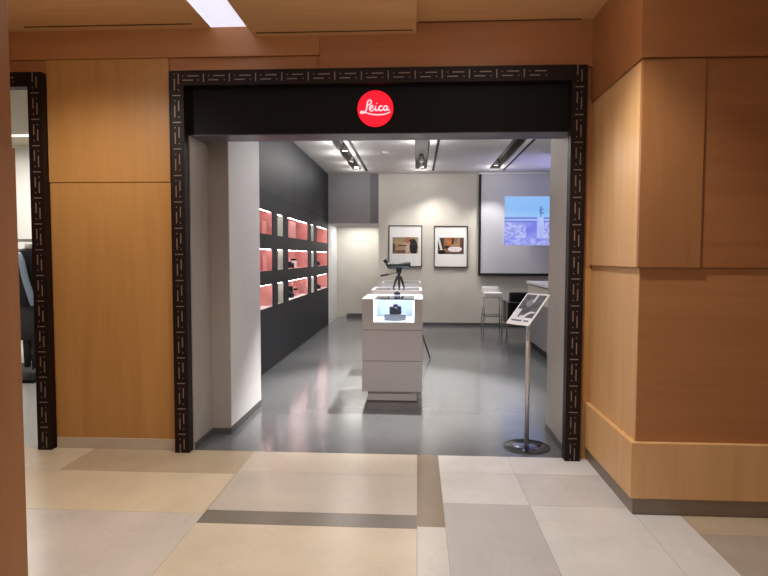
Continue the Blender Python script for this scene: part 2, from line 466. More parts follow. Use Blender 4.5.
D = .24
for ri, (z0, z1) in enumerate(rows):
    for ci, (y0, y1, k) in enumerate(cols):
        e = .004; xb = X1 - (D if k == 'w' else .10)
        bm = nb()
        bx(bm, xb, xb + e, y0 + e, y1 - e, z0 + e, z1 - e, 0)
        bx(bm, xb, X1 - .01, y0, y0 + e, z0, z1, 0); bx(bm, xb, X1 - .01, y1 - e, y1, z0, z1, 0)
        bx(bm, xb, X1 - .01, y0 + e, y1 - e, z0, z0 + e, 1 if (k == 'w' and ri == 0) else 0)
        bx(bm, xb, X1 - .01, y0 + e, y1 - e, z1 - e, z1, 0)
        nich = obj('niche', bm, [M['red'] if k == 'w' else M['nichegrey'], M['white']], nw)
        obj('light_strip', bx(nb(), X1 - .034, X1 - .026, y0 + .03, y1 - .03, z1 - .010, z1 - .005), M['ledw'], nich)

# goods in the niches
def camera(label, group=None, lens=.03, body='cam'):
    t = thing('camera', label, 'camera', group)
    bm = box(-.07, .07, -.025, .025, 0, .078, .006); bx(bm, -.026, .026, -.022, .022, .074, .102, 0, .006)
    obj('body', bm, M[body], t)
    obj('lens', lathe(nb(), [(lens, 0), (lens, .03), (lens * .9, .034), (lens * .9, .05), (lens * .7, .052)], (0, -.025, .042), (0, -1, 0)), M['blk'], t)
    obj('shutter_dial', lathe(nb(), [(.011, 0), (.011, .012)], (.048, 0, .078), (0, 0, 1), 16), M['camsil'], t)
    return t
z3, z2, z1r = rows[0][0] + .004, rows[1][0] + .004, rows[2][0] + .004
c1 = camera('dark blue camera in the middle row of the large central wall niche', 'cameras in the wall niches')
put(c1, -2.07, 9.42, z2, .7)
c2 = dup(c1); c2['label'] = 'dark camera on the glowing white floor of the lowest central niche'; put(c2, -2.07, 9.40, z3, .5)
c3 = dup(c1); c3['label'] = 'small camera in the middle row niche nearest the back wall'; put(c3, -2.06, 11.9, z2, .6)
c4 = dup(c1); c4['label'] = 'small camera in the lowest niche nearest the back wall'; put(c4, -2.06, 12.0, z3, .6)
def carton(label, w, d, h, x, y, z, m, cat_='box', rz=0, name='carton'):
    t = thing(name, label, cat_)
    obj('box_body', box(-w/2, w/2, -d/2, d/2, 0, h*.8, .002), M[m], t)
    obj('lid', box(-w/2 - .002, w/2 + .002, -d/2 - .002, d/2 + .002, h*.8, h, .002), M['blk' if m != 'blk' else 'red'], t)
    return put(t, x, y, z, rz)
carton('tall black box with red lid at the far end of the lowest central niche', .07, .08, .22, -2.1, 9.62, z3, 'blk')
carton('small pink box beside the camera in the lowest central niche', .05, .09, .13, -2.05, 9.78, z3, 'pink')
carton('white box beside the blue camera in the middle central niche', .08, .10, .15, -2.04, 9.60, z2, 'white')
for lab, (y, z, h, wd) in {'pale pink card standing in the top niche nearest the entrance': (7.62, z1r, .17, .17), 'pink framed card standing in the middle niche nearest the entrance': (7.64, z2, .22, .2), 'pale card standing in the top central niche': (9.38, z1r, .26, .45)}.items():
    t = thing('display_card', lab, 'card', 'display cards in the wall niches')
    obj('card', box(-.004, .004, -wd/2, wd/2, 0, h, .001), M['pink'], t)
    obj('easel_back', box(-.05, -.004, -.02, .02, 0, h*.5), M['red'], t)
    put(t, -2.01, y, z)

# back wall, bulkhead, alcove -----------------------------------------
struct('wall_back', box(-.84, 4.0, BZ, BZ + .12, 0, CZ), M['wall'])
wb = struct('wall_bulkhead', box(-2.37, -.841, BZ + .001, 14.4, 2.235, CZ), M['bulk'])
obj('bulkhead_dark_strip', box(-1.02, -.842, BZ - .003, BZ + .001, 2.236, CZ - .001), M['bulk2'], wb)  # thin darker strip laid on the right end of the bulkhead
struct('wall_alcove_back', box(-2.6, -.5, 14.3, 14.42, 0, 2.235), M['wall'])
struct('wall_alcove_left', box(-2.37, -1.96, BZ + .001, 14.3, 0, 2.235), M['pier'])
struct('wall_alcove_right', box(-.84, -.72, BZ + .121, 14.3, 0, 2.235), M['wall'])
struct('baseboard_back', bx(nb(), -.84, 3.9, BZ - .012, BZ, 0, .06), M['base'])
struct('baseboard_alcove', bx(nb(), -1.72, -.84, 14.288, 14.3, 0, .10), M['base'])

# shop ceiling with three recessed lighting tracks ---------------------
tr = [(-1.36, -1.15), (-.04, .20), (1.46, 1.70)]
st = [(-1.085, -1.03), (.305, .35), (1.765, 1.81)]
bm = nb(); xs = -2.37
TY0, TY1 = 5.3, 12.35
for a, b in tr:
    bx(bm, xs, a, 4.62, 14.4, CZ, CZ + .04); xs = b
bx(bm, xs, 4.0, 4.62, 14.4, CZ, CZ + .04)
for a, b in tr:
    bx(bm, a, b, 4.62, TY0, CZ, CZ + .04); bx(bm, a, b, TY1, 14.4, CZ, CZ + .04)
sc_ = struct('ceiling_shop', bm, M['ceil'])
for i, (a, b) in enumerate(tr):
    bm = nb()
    bx(bm, a - .01, a, TY0, TY1, CZ + .04, CZ + .2); bx(bm, b, b + .01, TY0, TY1, CZ + .04, CZ + .2); bx(bm, a - .01, b + .01, TY0, TY1, CZ + .2, CZ + .21)
    bx(bm, a - .01, b + .01, TY0 - .01, TY0, CZ + .04, CZ + .21); bx(bm, a - .01, b + .01, TY1, TY1 + .01, CZ + .04, CZ + .21)
    obj('track_recess', bm, M['trough'], sc_)
    s0, s1 = st[i]
    obj('air_slot', box(s0, s1, TY0, TY1, CZ - .002, CZ + .0), M['slot'], sc_)
t = thing('smoke_detector', 'small round white disc on the shop ceiling between two lighting tracks', 'smoke detector')
obj('dome', lathe(nb(), [(.06, 0), (.06, -.02), (.04, -.035)], (0,0,0), (0,0,1)), M['plug'], t)
obj('mounting_ring', lathe(nb(), [(.075, 0), (.075, -.008)], (0,0,0), (0,0,1)), M['ceil'], t)
put(t, -.52, 10.1, CZ)

# spotlights
def spot_proto():
    t = thing('track_spotlight', '', 'spotlight')
    obj('stem', bx(nb(), -.012, .012, -.02, .02, .0, .09), M['housing'], t)
    h = obj('lamp_head', lathe(nb(), [(.035, -.09), (.045, -.08), (.052, .04), (.052, .055)], (0,0,0), (0,0,-1), 20), M['housing'], t)
    obj('lens', lathe(nb(), [(.044, .0552), (.044, .0575)], (0,0,0), (0,0,-1), 20), M['lamp'], h)
    return t
sp0 = spot_proto(); used = False
def spot(x, y, aim, energy, size=55, blend=.6, col=(1, .95, .88), label='', z=CZ + .09, r=.05, fill_share=.055):
    global used
    t = sp0 if not used else dup(sp0); used = True
    t['label'] = label; t['group'] = 'spotlights in the ceiling tracks'
    put(t, x, y, z)
    h = [c for c in t.children if c.name.startswith('lamp_head')][0]
    d = Vector(aim) - Vector((x, y, z)); q = d.to_track_quat('-Z', 'Y')
    h.rotation_euler = q.to_euler()
    L = bpy.data.lights.new('spot_beam', 'SPOT'); L.energy = energy; L.spot_size = math.radians(size); L.spot_blend = blend; L.color = col; L.shadow_soft_size = r
    lo = bpy.data.objects.new('spot_beam', L); C.objects.link(lo)
    lo.location = Vector((x, y, z)) + d.normalized() * .075; lo.rotation_euler = q.to_euler()
    P = bpy.data.lights.new('spot_fill', 'POINT'); P.energy = energy * fill_share; P.color = (1, .97, .94); P.shadow_soft_size = .12  # extra point light added by each spot to lift the ceiling
    po = bpy.data.objects.new('spot_fill', P); C.objects.link(po); po.location = (x, y, CZ - .16)
xa, xb_, xc = -1.255, .08, 1.58
S = []
S += [(xa, 12.1, (-1.2, 12.0, 0), 40, 60, 'spotlight at the far end of the left ceiling track'),
      (xa, 11.3, (-1.9, 12.2, 1.0), 45, 60, 'second spotlight from the far end of the left ceiling track'),
      (xa, 10.2, (-1.3, 10.6, 0), 120, 50, 'third spotlight from the far end of the left ceiling track'),
      (xa, 9.25, (-1.5, 9.4, 0), 80, 46, 'spotlight of the left ceiling track nearest the entrance in view')]
S += [(xb_, 12.1, (.9, 12.8, .9), 40, 75, 'spotlight at the far end of the middle ceiling track'),
      (xb_, 11.4, (.2, 12.8, 1.1), 50, 74, 'bright spotlight near the far end of the middle ceiling track')]
S += [(xc, 11.9, (1.5, 12.6, 1.4), 55, 70, 'spotlight at the far end of the right ceiling track'),]
H = 'spotlight in the middle ceiling track above the display counters'
S += [(xb_, 9.2, (.0, 9.5, 0), 90, 70, H), (xb_, 8.3, (-.2, 7.7, 0), 300, 80, H), (xb_, 7.0, (-.25, 6.35, 0), 760, 62, H)]
S += [(xb_, 5.5, (-1.56, 5.4, 1.8), 18, 42, 'spotlight of the middle ceiling track nearest the entrance'), (xa, 6.6, (-1.56, 5.3, 1.3), 16, 40, 'spotlight in the left ceiling track behind the fascia'), (xa, 8.0, (-1.95, 8.2, .8), 34, 45, 'spotlight in the left ceiling track beside the niche wall'),
      (xc, 6.2, (1.5, 6.6, 0), 6, 60, 'spotlight in the right ceiling track behind the fascia'), (xc, 9.0, (2.2, 9.2, 1.0), 22, 55, 'spotlight in the right ceiling track above the reception counter')]
for x, y, aim, e, s, lab in S: spot(x, y, aim, e * 1.35, s, label=lab, fill_share=.055 if e < 200 else .012, r=.05 if e < 200 else .025)

L = bpy.data.lights.new('alcove_fill', 'AREA'); L.shape = 'RECTANGLE'; L.size = .8; L.size_y = .7; L.energy = 11; L.color = (1, .97, .92)  # unseen fill added to brighten the alcove, without a fixture
lo = bpy.data.objects.new('alcove_fill', L); C.objects.link(lo); lo.location = (-1.35, 13.75, 2.225)
# ------------------------------------------------------------------ display counters
def counter(label, z, rail=0):
    t = thing('display_counter', label, 'display counter', 'white lit display counters in the middle of the shop')
    W, Dp = .62, .67; hx = W / 2; top = z
    za = .11; zw0 = .83; wx0, wx1 = -.195, .225
    if rail: zw0 = 1.035; wx0, wx1 = -.285, .285
    # upper case: side cheeks, rear wall, floor, front rails around the window
    bm = nb()
    bx(bm, -hx, wx0, 0, Dp, .750, top); bx(bm, wx1, hx, 0, Dp, .750, top)
    bx(bm, wx0, wx1, 0, .02, .750, zw0)
    if rail: bx(bm, wx0, wx1, 0, .02, top - rail, top)
    bx(bm, wx0, wx1, Dp - .06, Dp, .750, top); 
    obj('upper_case', bm, M['cabinet'], t)
    bm = nb()
    bx(bm, wx0, wx1, .02, Dp - .06, .750, zw0 - .001)
    bx(bm, wx0, wx0 + .004, .02, Dp - .06, zw0, top - .012); bx(bm, wx1 - .004, wx1, .02, Dp - .06, zw0, top - .012)
    bx(bm, wx0 + .004, wx1 - .004, Dp - .066, Dp - .061, zw0, top - .012)
    obj('case_lining', bm, M['caseint'], t)
    if rail: obj('lit_floor', bx(nb(), wx0 + .02, wx1 - .02, .04, Dp - .09, zw0, zw0 + .004), M['litfloor'], t)
    obj('light_strip', bx(nb(), wx0 + .004, wx0 + .016, .03, .044, zw0, top - .02), M['led'], t)
    obj('light_strip', bx(nb(), wx1 - .014, wx1 - .004, .03, .044, zw0, top - .02), M['led'], t)
    obj('light_strip', bx(nb(), wx0 + .02, wx1 - .02, Dp - .085, Dp - .07, top - .03, top - .02), M['led'], t)
    obj('glass', bx(bx(nb(), wx0, wx1, .021 if rail else .002, .027 if rail else .008, zw0, top - .006), wx0, wx1, .021 if rail else .002, Dp - .06, top - .006, top), M['glass'], t)
    bm = nb()
    bx(bm, -hx, wx0, .001, Dp, top, top + .003); bx(bm, wx1, hx, .001, Dp, top, top + .003); bx(bm, wx0, wx1, Dp - .06, Dp, top, top + .003)
    obj('white_top', bm, M['cabtop'], t)
    obj('drawer_front', box(-hx, hx, 0, Dp, .430, .744), M['cabinet'], t)
    obj('drawer_front', box(-hx, hx, 0, Dp, za, .424), M['cabinet'], t)
    obj('joint', bx(bx(nb(), -hx + .006, hx - .006, .006, Dp - .006, .424, .430), -hx + .006, hx - .006, .006, Dp - .006, .744, .750), M['joint'], t)
    obj('plinth', box(-hx + .055, hx - .055, .03, Dp - .03, .012, za), M['cabinet'], t)
    obj('plinth_foot', box(-hx + .05, hx - .05, .026, Dp - .026, 0, .012), M['joint'], t)
    return t
put(counter('pale grey display counter with lit glass case, nearest the shop entrance', 1.066), -.247, 5.95, 0)
t = counter('pale grey display counter directly behind the front one, carrying the black spotting scope', 1.088, .05); put(t, -.247, 7.17, 0)
t2 = dup(t); t2['label'] = 'farthest pale grey display counter, only its top showing behind the other two'; put(t2, -.247, 9.2, 0)
# goods in the front case
t = thing('product_stand', 'low grey block in the lit case of the nearest display counter', 'product stand')
obj('block', box(-.115, .115, -.05, .05, 0, .062, .003), M['camsil'], t); obj('base_pad', box(-.10, .10, -.055, .055, -.002, 0), M['blk'], t)
put(t, -.225, 6.15, .8345)
t = camera('dark blue camera on the grey block inside the nearest lit display case', lens=.032); t.scale = (.9, .9, 1.0); put(t, -.222, 6.15, .8965)
t = thing('price_card', 'small white card with dark lettering lying in the nearest lit display case', 'card')
obj('card', box(-.05, .05, -.022, .022, 0, .004, .001), M['white'], t)
obj('printed_line', bx(bx(nb(), -.04, .02, -.006, .006, .004, .0046), .024, .04, -.006, .006, .004, .0046), M['slot'], t)
put(t, -.10, 6.03, .8345)
t = camera('small dark camera at the back of the nearest display counter top', lens=.02); t.scale = (.5, .4, .4); put(t, -.22, 6.58, 1.0695)

# spotting scope on its tabletop tripod ------------------------------
t = thing('spotting_scope', 'black angled spotting scope on a small tripod standing on the middle display counter', 'spotting scope')
bm = nb()
lathe(bm, [(.022, 0), (.034, .008), (.038, .05), (.036, .09), (.033, .15), (.036, .20), (.043, .25), (.046, .275), (.046, .315), (.042, .318)], (-.155, 0, .285), (1, 0, .045), 24)
obj('tube', bm, M['scope'], t)
bm = nb()
tube(bm, [(-.125, 0, .268), (-.150, 0, .290), (-.172, 0, .322)], [.026, .029, .022], 16)
obj('prism_housing', bm, M['scope'], t)
bm = nb()
lathe(bm, [(.018, 0), (.018, .02), (.024, .024), (.026, .06), (.023, .066)], (-.168, 0, .316), (-.62, 0, .78), 20)
obj('eyepiece', bm, M['blk'], t)
obj('objective_lens', lathe(nb(), [(.034, 0), (.034, .003)], (.1625, 0, .2995), (1, 0, .045), 24), M['lensdark'], t)
obj('foot_plate', bx(nb(), -.05, .05, -.02, .02, .248, .262, 0, .003), M['blk'], t)
bm = nb(); lathe(bm, [(.018, 0), (.021, .02), (.024, .035), (.038, .06), (.040, .095), (.028, .10)], (0, 0, .15), (0, 0, 1), 20); bx(bm, -.03, .03, -.03, .03, .205, .228, 0, .004)
obj('tripod_head', bm, M['blk'], t)
tube(bm := nb(), [(-.02, 0, .205), (-.07, 0, .190), (-.14, -.005, .176), (-.24, -.01, .160)], [.006, .005, .006, .008], 10); tube(bm, [(-.15, -.005, .175), (-.262, -.01, .156)], [.012, .012], 10)
obj('pan_handle', bm, M['blk'], t)
obj('centre_column', lathe(nb(), [(.014, 0), (.014, .1), (.02, .11), (.02, .125)], (0, 0, .035), (0, 0, 1), 16), M['blk'], t)
for a in (-2.7, -1.45, -.35):
    bm = nb(); d = Vector((math.cos(a), math.sin(a), 0))
    tube(bm, [d * .02 + Vector((0, 0, .150)), d * .052 + Vector((0, 0, .085)), d * .078 + Vector((0, 0, .008))], [.019, .017, .013], 10)
    l = obj('leg', bm, M['blk'], t)
    obj('rubber_foot', lathe(nb(), [(.012, 0), (.014, .01)], d * .078, (0, 0, 1), 12), M['blk'], l)
put(t, -.235, 7.72, 1.091)
t.scale = (.93, 1, 1.0)

# black stool behind the counters
t = thing('low_stool', 'black stool behind the display counters, one splayed leg showing beside the front counter', 'stool')
obj('seat', lathe(nb(), [(.15, 0), (.165, .01), (.165, .035), (.15, .045)], (0, 0, .62), (0, 0, 1), 28), M['leather'], t)
obj('leg', tube(nb(), [(.12, -.10, .63), (.335, -.26, .008)], .011, 8), M['blk'], t)
obj('leg', tube(nb(), [(-.12, -.10, .63), (-.22, -.2, .008)], .011, 8), M['blk'], t)
obj('leg', tube(nb(), [(-.12, .10, .63), (-.22, .16, .008)], .011, 8), M['blk'], t)
obj('leg', tube(nb(), [(.12, .10, .63), (.22, .16, .008)], .011, 8), M['blk'], t)
put(t, -.13, 8.80, 0)

# ------------------------------------------------------------------ framed photographs
def sm(a, b, x): x = min(1, max(0, (x - a) / (b - a))); return x * x * (3 - 2 * x)
def mixc(a, b, t_): return tuple(a[i] + (b[i] - a[i]) * t_ for i in range(3))
def hsh(i, j): return (math.sin(i * 12.9898 + j * 78.233) * 43758.5453) % 1
def vn(x, y):
    i, j = math.floor(x), math.floor(y); fx, fy = x - i, y - j
    return (hsh(i,j)*(1-fx)+hsh(i+1,j)*fx)*(1-fy) + (hsh(i,j+1)*(1-fx)+hsh(i+1,j+1)*fx)*fy
def pic1(u, v):
    c = mixc((150, 120, 92), (206, 176, 146), vn(u * 6, v * 5))
    if v > .72: c = mixc(c, (128, 132, 88), .5)
    if .22 < u < .58 and .44 < v < .54: c = (92, 60, 48)
    if u < .1 and v < .6: c = (100, 58, 48)
    if v < .22 and u < .5: c = mixc((84, 52, 40), (150, 110, 84), vn(u * 9, v * 7))
    if .5 < u < .66 and v < .5 and (u - .58) ** 2 / .006 + (v - .3) ** 2 / .06 < 1: c = (196, 178, 160)
    if .48 < u < .64 and v > .66: c = (168, 96, 78)
    e = (u - .82) ** 2 / .024 + (v - .40) ** 2 / .24
    if e < 1 and u < .98: c = (22, 18, 24) if vn(u * 12, v * 9) < .7 else (46, 38, 48)
    if (u - .72) ** 2 / .006 + (v - .80) ** 2 / .008 < 1: c = (60, 28, 30)
    return c
def pic2(u, v):
    c = mixc((110, 84, 66), (176, 142, 106), vn(u * 7, v * 5))
    if .3 < u < .54 and v > .5: c = mixc((150, 84, 40), (200, 140, 84), vn(u * 9, v * 9))
    if .54 < u < .6 and v > .6: c = (60, 34, 24)
    if u > .86: c = (92, 62, 62)
    if u < .22 and abs(u - (.02 + .16 * (1 - v))) < .04: c = (226, 222, 214)
    elif u < .24 and v > .3: c = (52, 46, 42)
    if (u - .35) ** 2 / .014 + (v - .42) ** 2 / .010 < 1: c = (44, 24, 30)
    if (u - .66) ** 2 / .075 + (v - .30) ** 2 / .028 < 1: c = mixc((208, 204, 206), (236, 232, 230), vn(u * 14, v * 10))
    if (u - .68) ** 2 / .012 + (v - .44) ** 2 / .008 < 1: c = (150, 122, 96) if v > .44 else (228, 226, 226)
    if (u - .15) ** 2 / .022 + (v - .12) ** 2 / .018 < 1: c = (16, 12, 18)
    if v < .1 and u > .3: c = mixc((60, 44, 48), (120, 104, 100), vn(u * 12, v * 4))
    return c
def framed(label, fn):
    t = thing('framed_photograph', label, 'framed picture', 'framed photographs on the back wall')
    w, h = .735, .905; fw = .022
    bm = nb()
    bx(bm, -w/2, -w/2 + fw, -.045, 0, 0, h); bx(bm, w/2 - fw, w/2, -.045, 0, 0, h)
    bx(bm, -w/2 + fw, w/2 - fw, -.045, 0, 0, fw); bx(bm, -w/2 + fw, w/2 - fw, -.045, 0, h - fw, h)
    obj('frame', bm, mat('dark_walnut_frame', (74, 62, 56), .4), t)
    obj('mat_board', box(-w/2 + fw, w/2 - fw, -.030, -.004, fw, h - fw), M['white'], t)
    paint('print', (-.278, -.0315, .292), (.560, 0, 0), (0, 0, .356), 56, 36, fn, M['ink'], t)
    return t
put(framed('left framed photo: dark-haired figure in a brown room, wide white mat', pic1), -.252, BZ - .001, 1.278)
put(framed('right framed photo: white-clothed figure at a table, wide white mat', pic2), .735, BZ - .001, 1.268)

# ------------------------------------------------------------------ projection screen
def picp(u, v):
    if v > .575:
        c = mixc((150, 196, 250), (122, 180, 250), vn(u * 2, v * 2))
        c = mixc(c, (190, 225, 255), sm(.75, .575, v) * .4)
        if (u - .60) ** 2 / .0005 + (v - .70) ** 2 / .004 < 1 or (abs(u - .60) < .011 and .575 < v < .70) or (.60 < u < .645 and abs(v - .72 - (u - .6) * .6) < .016) or (.585 < u < .66 and abs(v - .66) < .014) or (u - .596) ** 2 / .0002 + (v - .78) ** 2 / .0006 < 1: c = (104, 130, 196)
        return c
    if u > .54 and u < .655 and v > .14: 
        return mixc((190, 205, 255), (168, 184, 250), vn(u * 30, v * 6)) if abs(u - .60) > .004 else (150, 165, 240)
    if v > .545: return (120, 138, 220)
    if v > .50: return (170, 190, 250)
    if v > .475: return (112, 124, 216)
    c = mixc((134, 140, 236), (206, 216, 255), vn(u * 30, v * 28))
    if .36 < u < .54 and v > .15: c = mixc((120, 124, 228), (150, 160, 246), vn(u * 10, v * 14))
    if v < .15: c = mixc((120, 126, 230), (196, 206, 255), vn(u * 24, v * 30))
    return c
t = thing('projection_screen', 'large pale wall screen with black edging right of the framed photos', 'projection screen')
bm = nb(); SX0, SX1, SZ0, SZ1 = 1.325, 3.85, 1.095, 3.27
bx(bm, SX0, SX0 + .05, 12.70, 12.74, SZ0, SZ1); bx(bm, SX1 - .05, SX1, 12.70, 12.74, SZ0, SZ1); bx(bm, SX0 + .05, SX1 - .05, 12.70, 12.74, SZ0, SZ0 + .055)
obj('border', bm, M['slot'], t)
obj('cloth', box(SX0 + .05, SX1 - .05, 12.715, 12.735, SZ0 + .055, SZ1), M['screen'], t)
obj('roller_case', box(SX0, SX1, 12.66, 12.78, SZ1, CZ - .001), M['white'], t)
obj('wall_bracket', bx(nb(), SX0 + .1, SX1 - .1, 12.737, 12.7995, 3.1, 3.16), M['slot'], t)
paint('projected_image', (1.875, 12.7135, 1.755), (1.28, 0, 0), (0, 0, 1.04), 100, 76, picp, M['proj'], t)
# ceiling projector just peeking out beside the right reveal
t = thing('projector', 'small dark ceiling projector at the right edge of the shop opening', 'projector')
obj('body', box(-.16, .16, -.13, .13, -.22, -.11, .01), M['blk'], t)
obj('ceiling_pole', lathe(nb(), [(.015, -.12), (.015, 0)], (0,0,0), (0,0,1), 12), M['blk'], t)
obj('lens', lathe(nb(), [(.035, 0), (.03, .03)], (.05, .13, -.165), (0, 1, 0), 16), M['lensdark'], t)
put(t, 2.52, 10.3, CZ)
L = bpy.data.lights.new('projector_glow', 'SPOT'); L.energy = 14; L.color = (.45, .5, 1); L.spot_size = 1.1; L.spot_blend = .8; L.shadow_soft_size = .03
G = bpy.data.lights.new('violet_fill', 'SPOT'); G.spot_size = 1.3; G.spot_blend = .9; G.shadow_soft_size = .2; G.energy = 110; G.color = (.46, .45, 1)  # unseen violet spot added to tint the ceiling at the right
go = bpy.data.objects.new('violet_fill', G); C.objects.link(go); go.location = (3.6, 11.0, 1.9); go.rotation_euler = (Vector((2.5, 11.2, 3.3)) - go.location).to_track_quat('-Z', 'Y').to_euler()
lo = bpy.data.objects.new('projector_beam', L); C.objects.link(lo); lo.location = (2.57, 10.47, CZ - .165)
lo.rotation_euler = (Vector((2.6, 12.7, 2.4)) - lo.location).to_track_quat('-Z', 'Y').to_euler()

# ------------------------------------------------------------------ bar stool, armchair, reception counter
t = thing('bar_stool', 'white low-backed bar stool with thin chrome legs under the projection screen', 'bar stool')
obj('seat', box(-.18, .20, -.20, .18, .66, .775, .03), M['stool'], t)
obj('backrest', box(-.20, .16, .13, .21, .755, .885, .03), M['stool'], t)
obj('back_bracket', bx(nb(), -.03, .03, .16, .19, .72, .82), M['chrome'], t)
for sx in (-1, 1):
    for sy in (-1, 1):
        obj('leg', tube(nb(), [(sx * .17, sy * .16, .715), (sx * .19, sy * .18, 0)], .011, 8), M['chrome'], t)
obj('footrest', bx(nb(), -.18, .18, -.18, -.165, .28, .295), M['chrome'], t)
obj('footrest', bx(nb(), -.18, .18, .165, .18, .28, .295), M['chrome'], t)
put(t, 1.56, 12.15, 0)

t = thing('armchair', 'black leather armchair with chrome tube frame between bar stool and reception counter', 'armchair')
obj('seat', box(-.30, .30, -.28, .22, .24, .42, .03), M['leather'], t)
obj('backrest', box(-.30, .30, .18, .36, .36, .80, .04), M['leather'], t)
obj('armrest', box(-.41, -.31, -.30, .34, .20, .64, .03), M['leather'], t)
obj('armrest', box(.31, .41, -.30, .34, .20, .64, .03), M['leather'], t)
for s in (-1, 1):
    obj('side_frame', tube(nb(), cat([(s*.43, -.33, 0), (s*.43, -.33, .30), (s*.43, -.32, .64), (s*.43, -.26, .665), (s*.43, .2, .665), (s*.43, .34, .64), (s*.43, .35, .3), (s*.43, .35, 0)], 3), .012, 8), M['chrome'], t)
obj('front_rail', bx(nb(), -.43, .43, -.345, -.325, .63, .65), M['chrome'], t)
obj('front_rail', bx(nb(), -.43, .43, -.345, -.325, .17, .19), M['chrome'], t)
put(t, 2.15, 11.5, 0)

t = thing('reception_counter', 'grey reception counter with white top partly hidden by the right reveal', 'reception counter')
obj('body', box(1.88, 3.1, 8.02, 9.93, .12, 1.06), M['bulk'], t)
obj('worktop', box(1.85, 3.13, 7.99, 9.96, 1.06, 1.10, .004), M['cabtop'], t)
obj('side_panel', box(1.868, 1.88, 8.05, 9.90, .78, 1.03), M['wall'], t)
obj('plinth', box(1.92, 3.06, 8.06, 9.89, 0, .12), M['slot'], t)

# ------------------------------------------------------------------ sign stand at the entrance
t = thing('sign_stand', 'slim steel stand with tilted white-edged photo panel on round base at the entrance', 'sign stand')
obj('base', lathe(nb(), [(.178, 0), (.182, .003), (.182, .006), (.178, .008), (.02, .010)], (0,0,0), (0,0,1), 48), M['darksteel'], t)
obj('pole', lathe(nb(), [(.018, 0), (.018, 1.07)], (0, 0, .012), (0,0,1), 20), M['steel'], t)
ya, ti, w_, h_ = -.90, .752, .226, .33
a = Vector((math.cos(ya), math.sin(ya), 0)); nn_ = Vector((-math.sin(ya), math.cos(ya), 0)); b_ = nn_ * math.cos(ti) + Vector((0, 0, math.sin(ti)))
nrm = a.cross(b_)
if nrm.z < 0: nrm = -nrm
cc = Vector((-.016, -.05 + .0, 1.10))
Rm = Matrix((( a.x, b_.x, nrm.x), (a.y, b_.y, nrm.y), (a.z, b_.z, nrm.z)))
def tilt(bm):
    for v in bm.verts: v.co = Rm @ v.co + cc
    return bm
obj('panel', tilt(box(-w_/2, w_/2, -h_/2, h_/2, -.008, 0, .002)), M['white'], t)
obj('bracket', tilt(box(-.03, .03, -.06, .06, -.03, -.008)), M['steel'], t)
def pics(u, v):
    c = mixc((62, 62, 72), (104, 104, 112), vn(u * 8, v * 10))
    if v < .045: return (226, 226, 228)
    if v < .12:
        return (92, 92, 98) if (.06 < u < .6 or .68 < u < .94) and .06 < v < .11 else (226, 226, 228)
    if v < .20: return (224, 224, 228)
    if u < .26 and v < .48: return (222, 222, 234)
    if .5 < u < .62 and .74 < v: return (206, 206, 212)
    if .5 < u < .95 and v < .42 and ((u - .95) ** 2 / .18 + (v - .20) ** 2 / .05) > .6 and ((u - .95) ** 2 / .2 + (v - .20) ** 2 / .06) < 1.0: return (224, 224, 228)
    if v < .26 and u > .34 and u < .62: return (216, 216, 224)
    if (u - .42) ** 2 / .03 + (v - .72) ** 2 / .02 < 1: c = mixc((150, 140, 146), (120, 114, 122), vn(u * 9, v * 9))
    return c
oo = Rm @ Vector((-w_/2 + .014, -h_/2 + .014, .0008)) + cc
paint('print', oo, Rm @ Vector((w_ - .028, 0, 0)), Rm @ Vector((0, h_ - .028, 0)), 44, 60, pics, M['ink'], t)
put(t, .875, 4.60, 0)

# ================================================================== clothes shop at far left
struct('floor_clothes_shop', box(-8, -2.42, 4.361, 10.5, -.05, 0), M['storefloor'])
struct('wall_clothes_back', box(-8, -2.42, 9.6, 9.7, 0, 3.4), M['storewhite'])
struct('wall_clothes_left', box(-8.1, -8, 4.36, 9.7, 0, 3.4), M['storewhite'])
struct('wall_clothes_right', box(-2.42, -2.375, 4.56, 9.7, 0, 3.4), M['storewhite'])
struct('ceiling_clothes_shop', bx(bx(nb(), -8, -2.42, 4.56, 7.05, 3.0, 3.1), -8, -2.42, 7.05, 9.6, 3.35, 3.45), M['storebeige'])
t = thing('clothes_shop_light', 'lit white ceiling strip inside the clothes shop at far left', 'ceiling light')
obj('diffuser', box(-1.2, 1.2, -.3, .3, 0, .01), M['glowwhite'], t); obj('housing', box(-1.22, 1.22, -.32, .32, .01, .05), M['white'], t)
put(t, -5.8, 8.3, 3.295)
def area(loc, rot, e, sx, sy, col):
    L = bpy.data.lights.new('fill', 'AREA'); L.shape = 'RECTANGLE'; L.size = sx; L.size_y = sy; L.energy = e; L.color = col
    o = bpy.data.objects.new('ceiling_fill', L); C.objects.link(o); o.location = loc; o.rotation_euler = rot
    return o
area((-5.8, 8.3, 3.27), (0, 0, 0), 70, 2.4, .6, (1, .98, .94))
area((-5.0, 5.8, 2.97), (0, 0, 0), 12, 1.0, .6, (1, .96, .9))  # ambient fill added for the front half of the shop, without a fixture
t = thing('display_shelf', 'bright metal shelf rail behind the mannequin in the clothes shop', 'shelf')
obj('shelf_board', box(-1.0, 1.6, -.15, .15, 1.70, 1.74), M['chrome'], t)
obj('rail', tube(nb(), [(-1.0, 0, 1.58), (1.6, 0, 1.58)], .02, 12), M['chrome'], t)
obj('shelf_board', box(-1.0, 1.6, -.15, .15, 1.50, 1.53), M['chrome'], t)
for x in (-1.0, 1.6): obj('post', tube(nb(), [(x, 0, 0), (x, 0, 1.8)], .018, 10), M['chrome'], t)
put(t, -5.9, 8.2, 0)
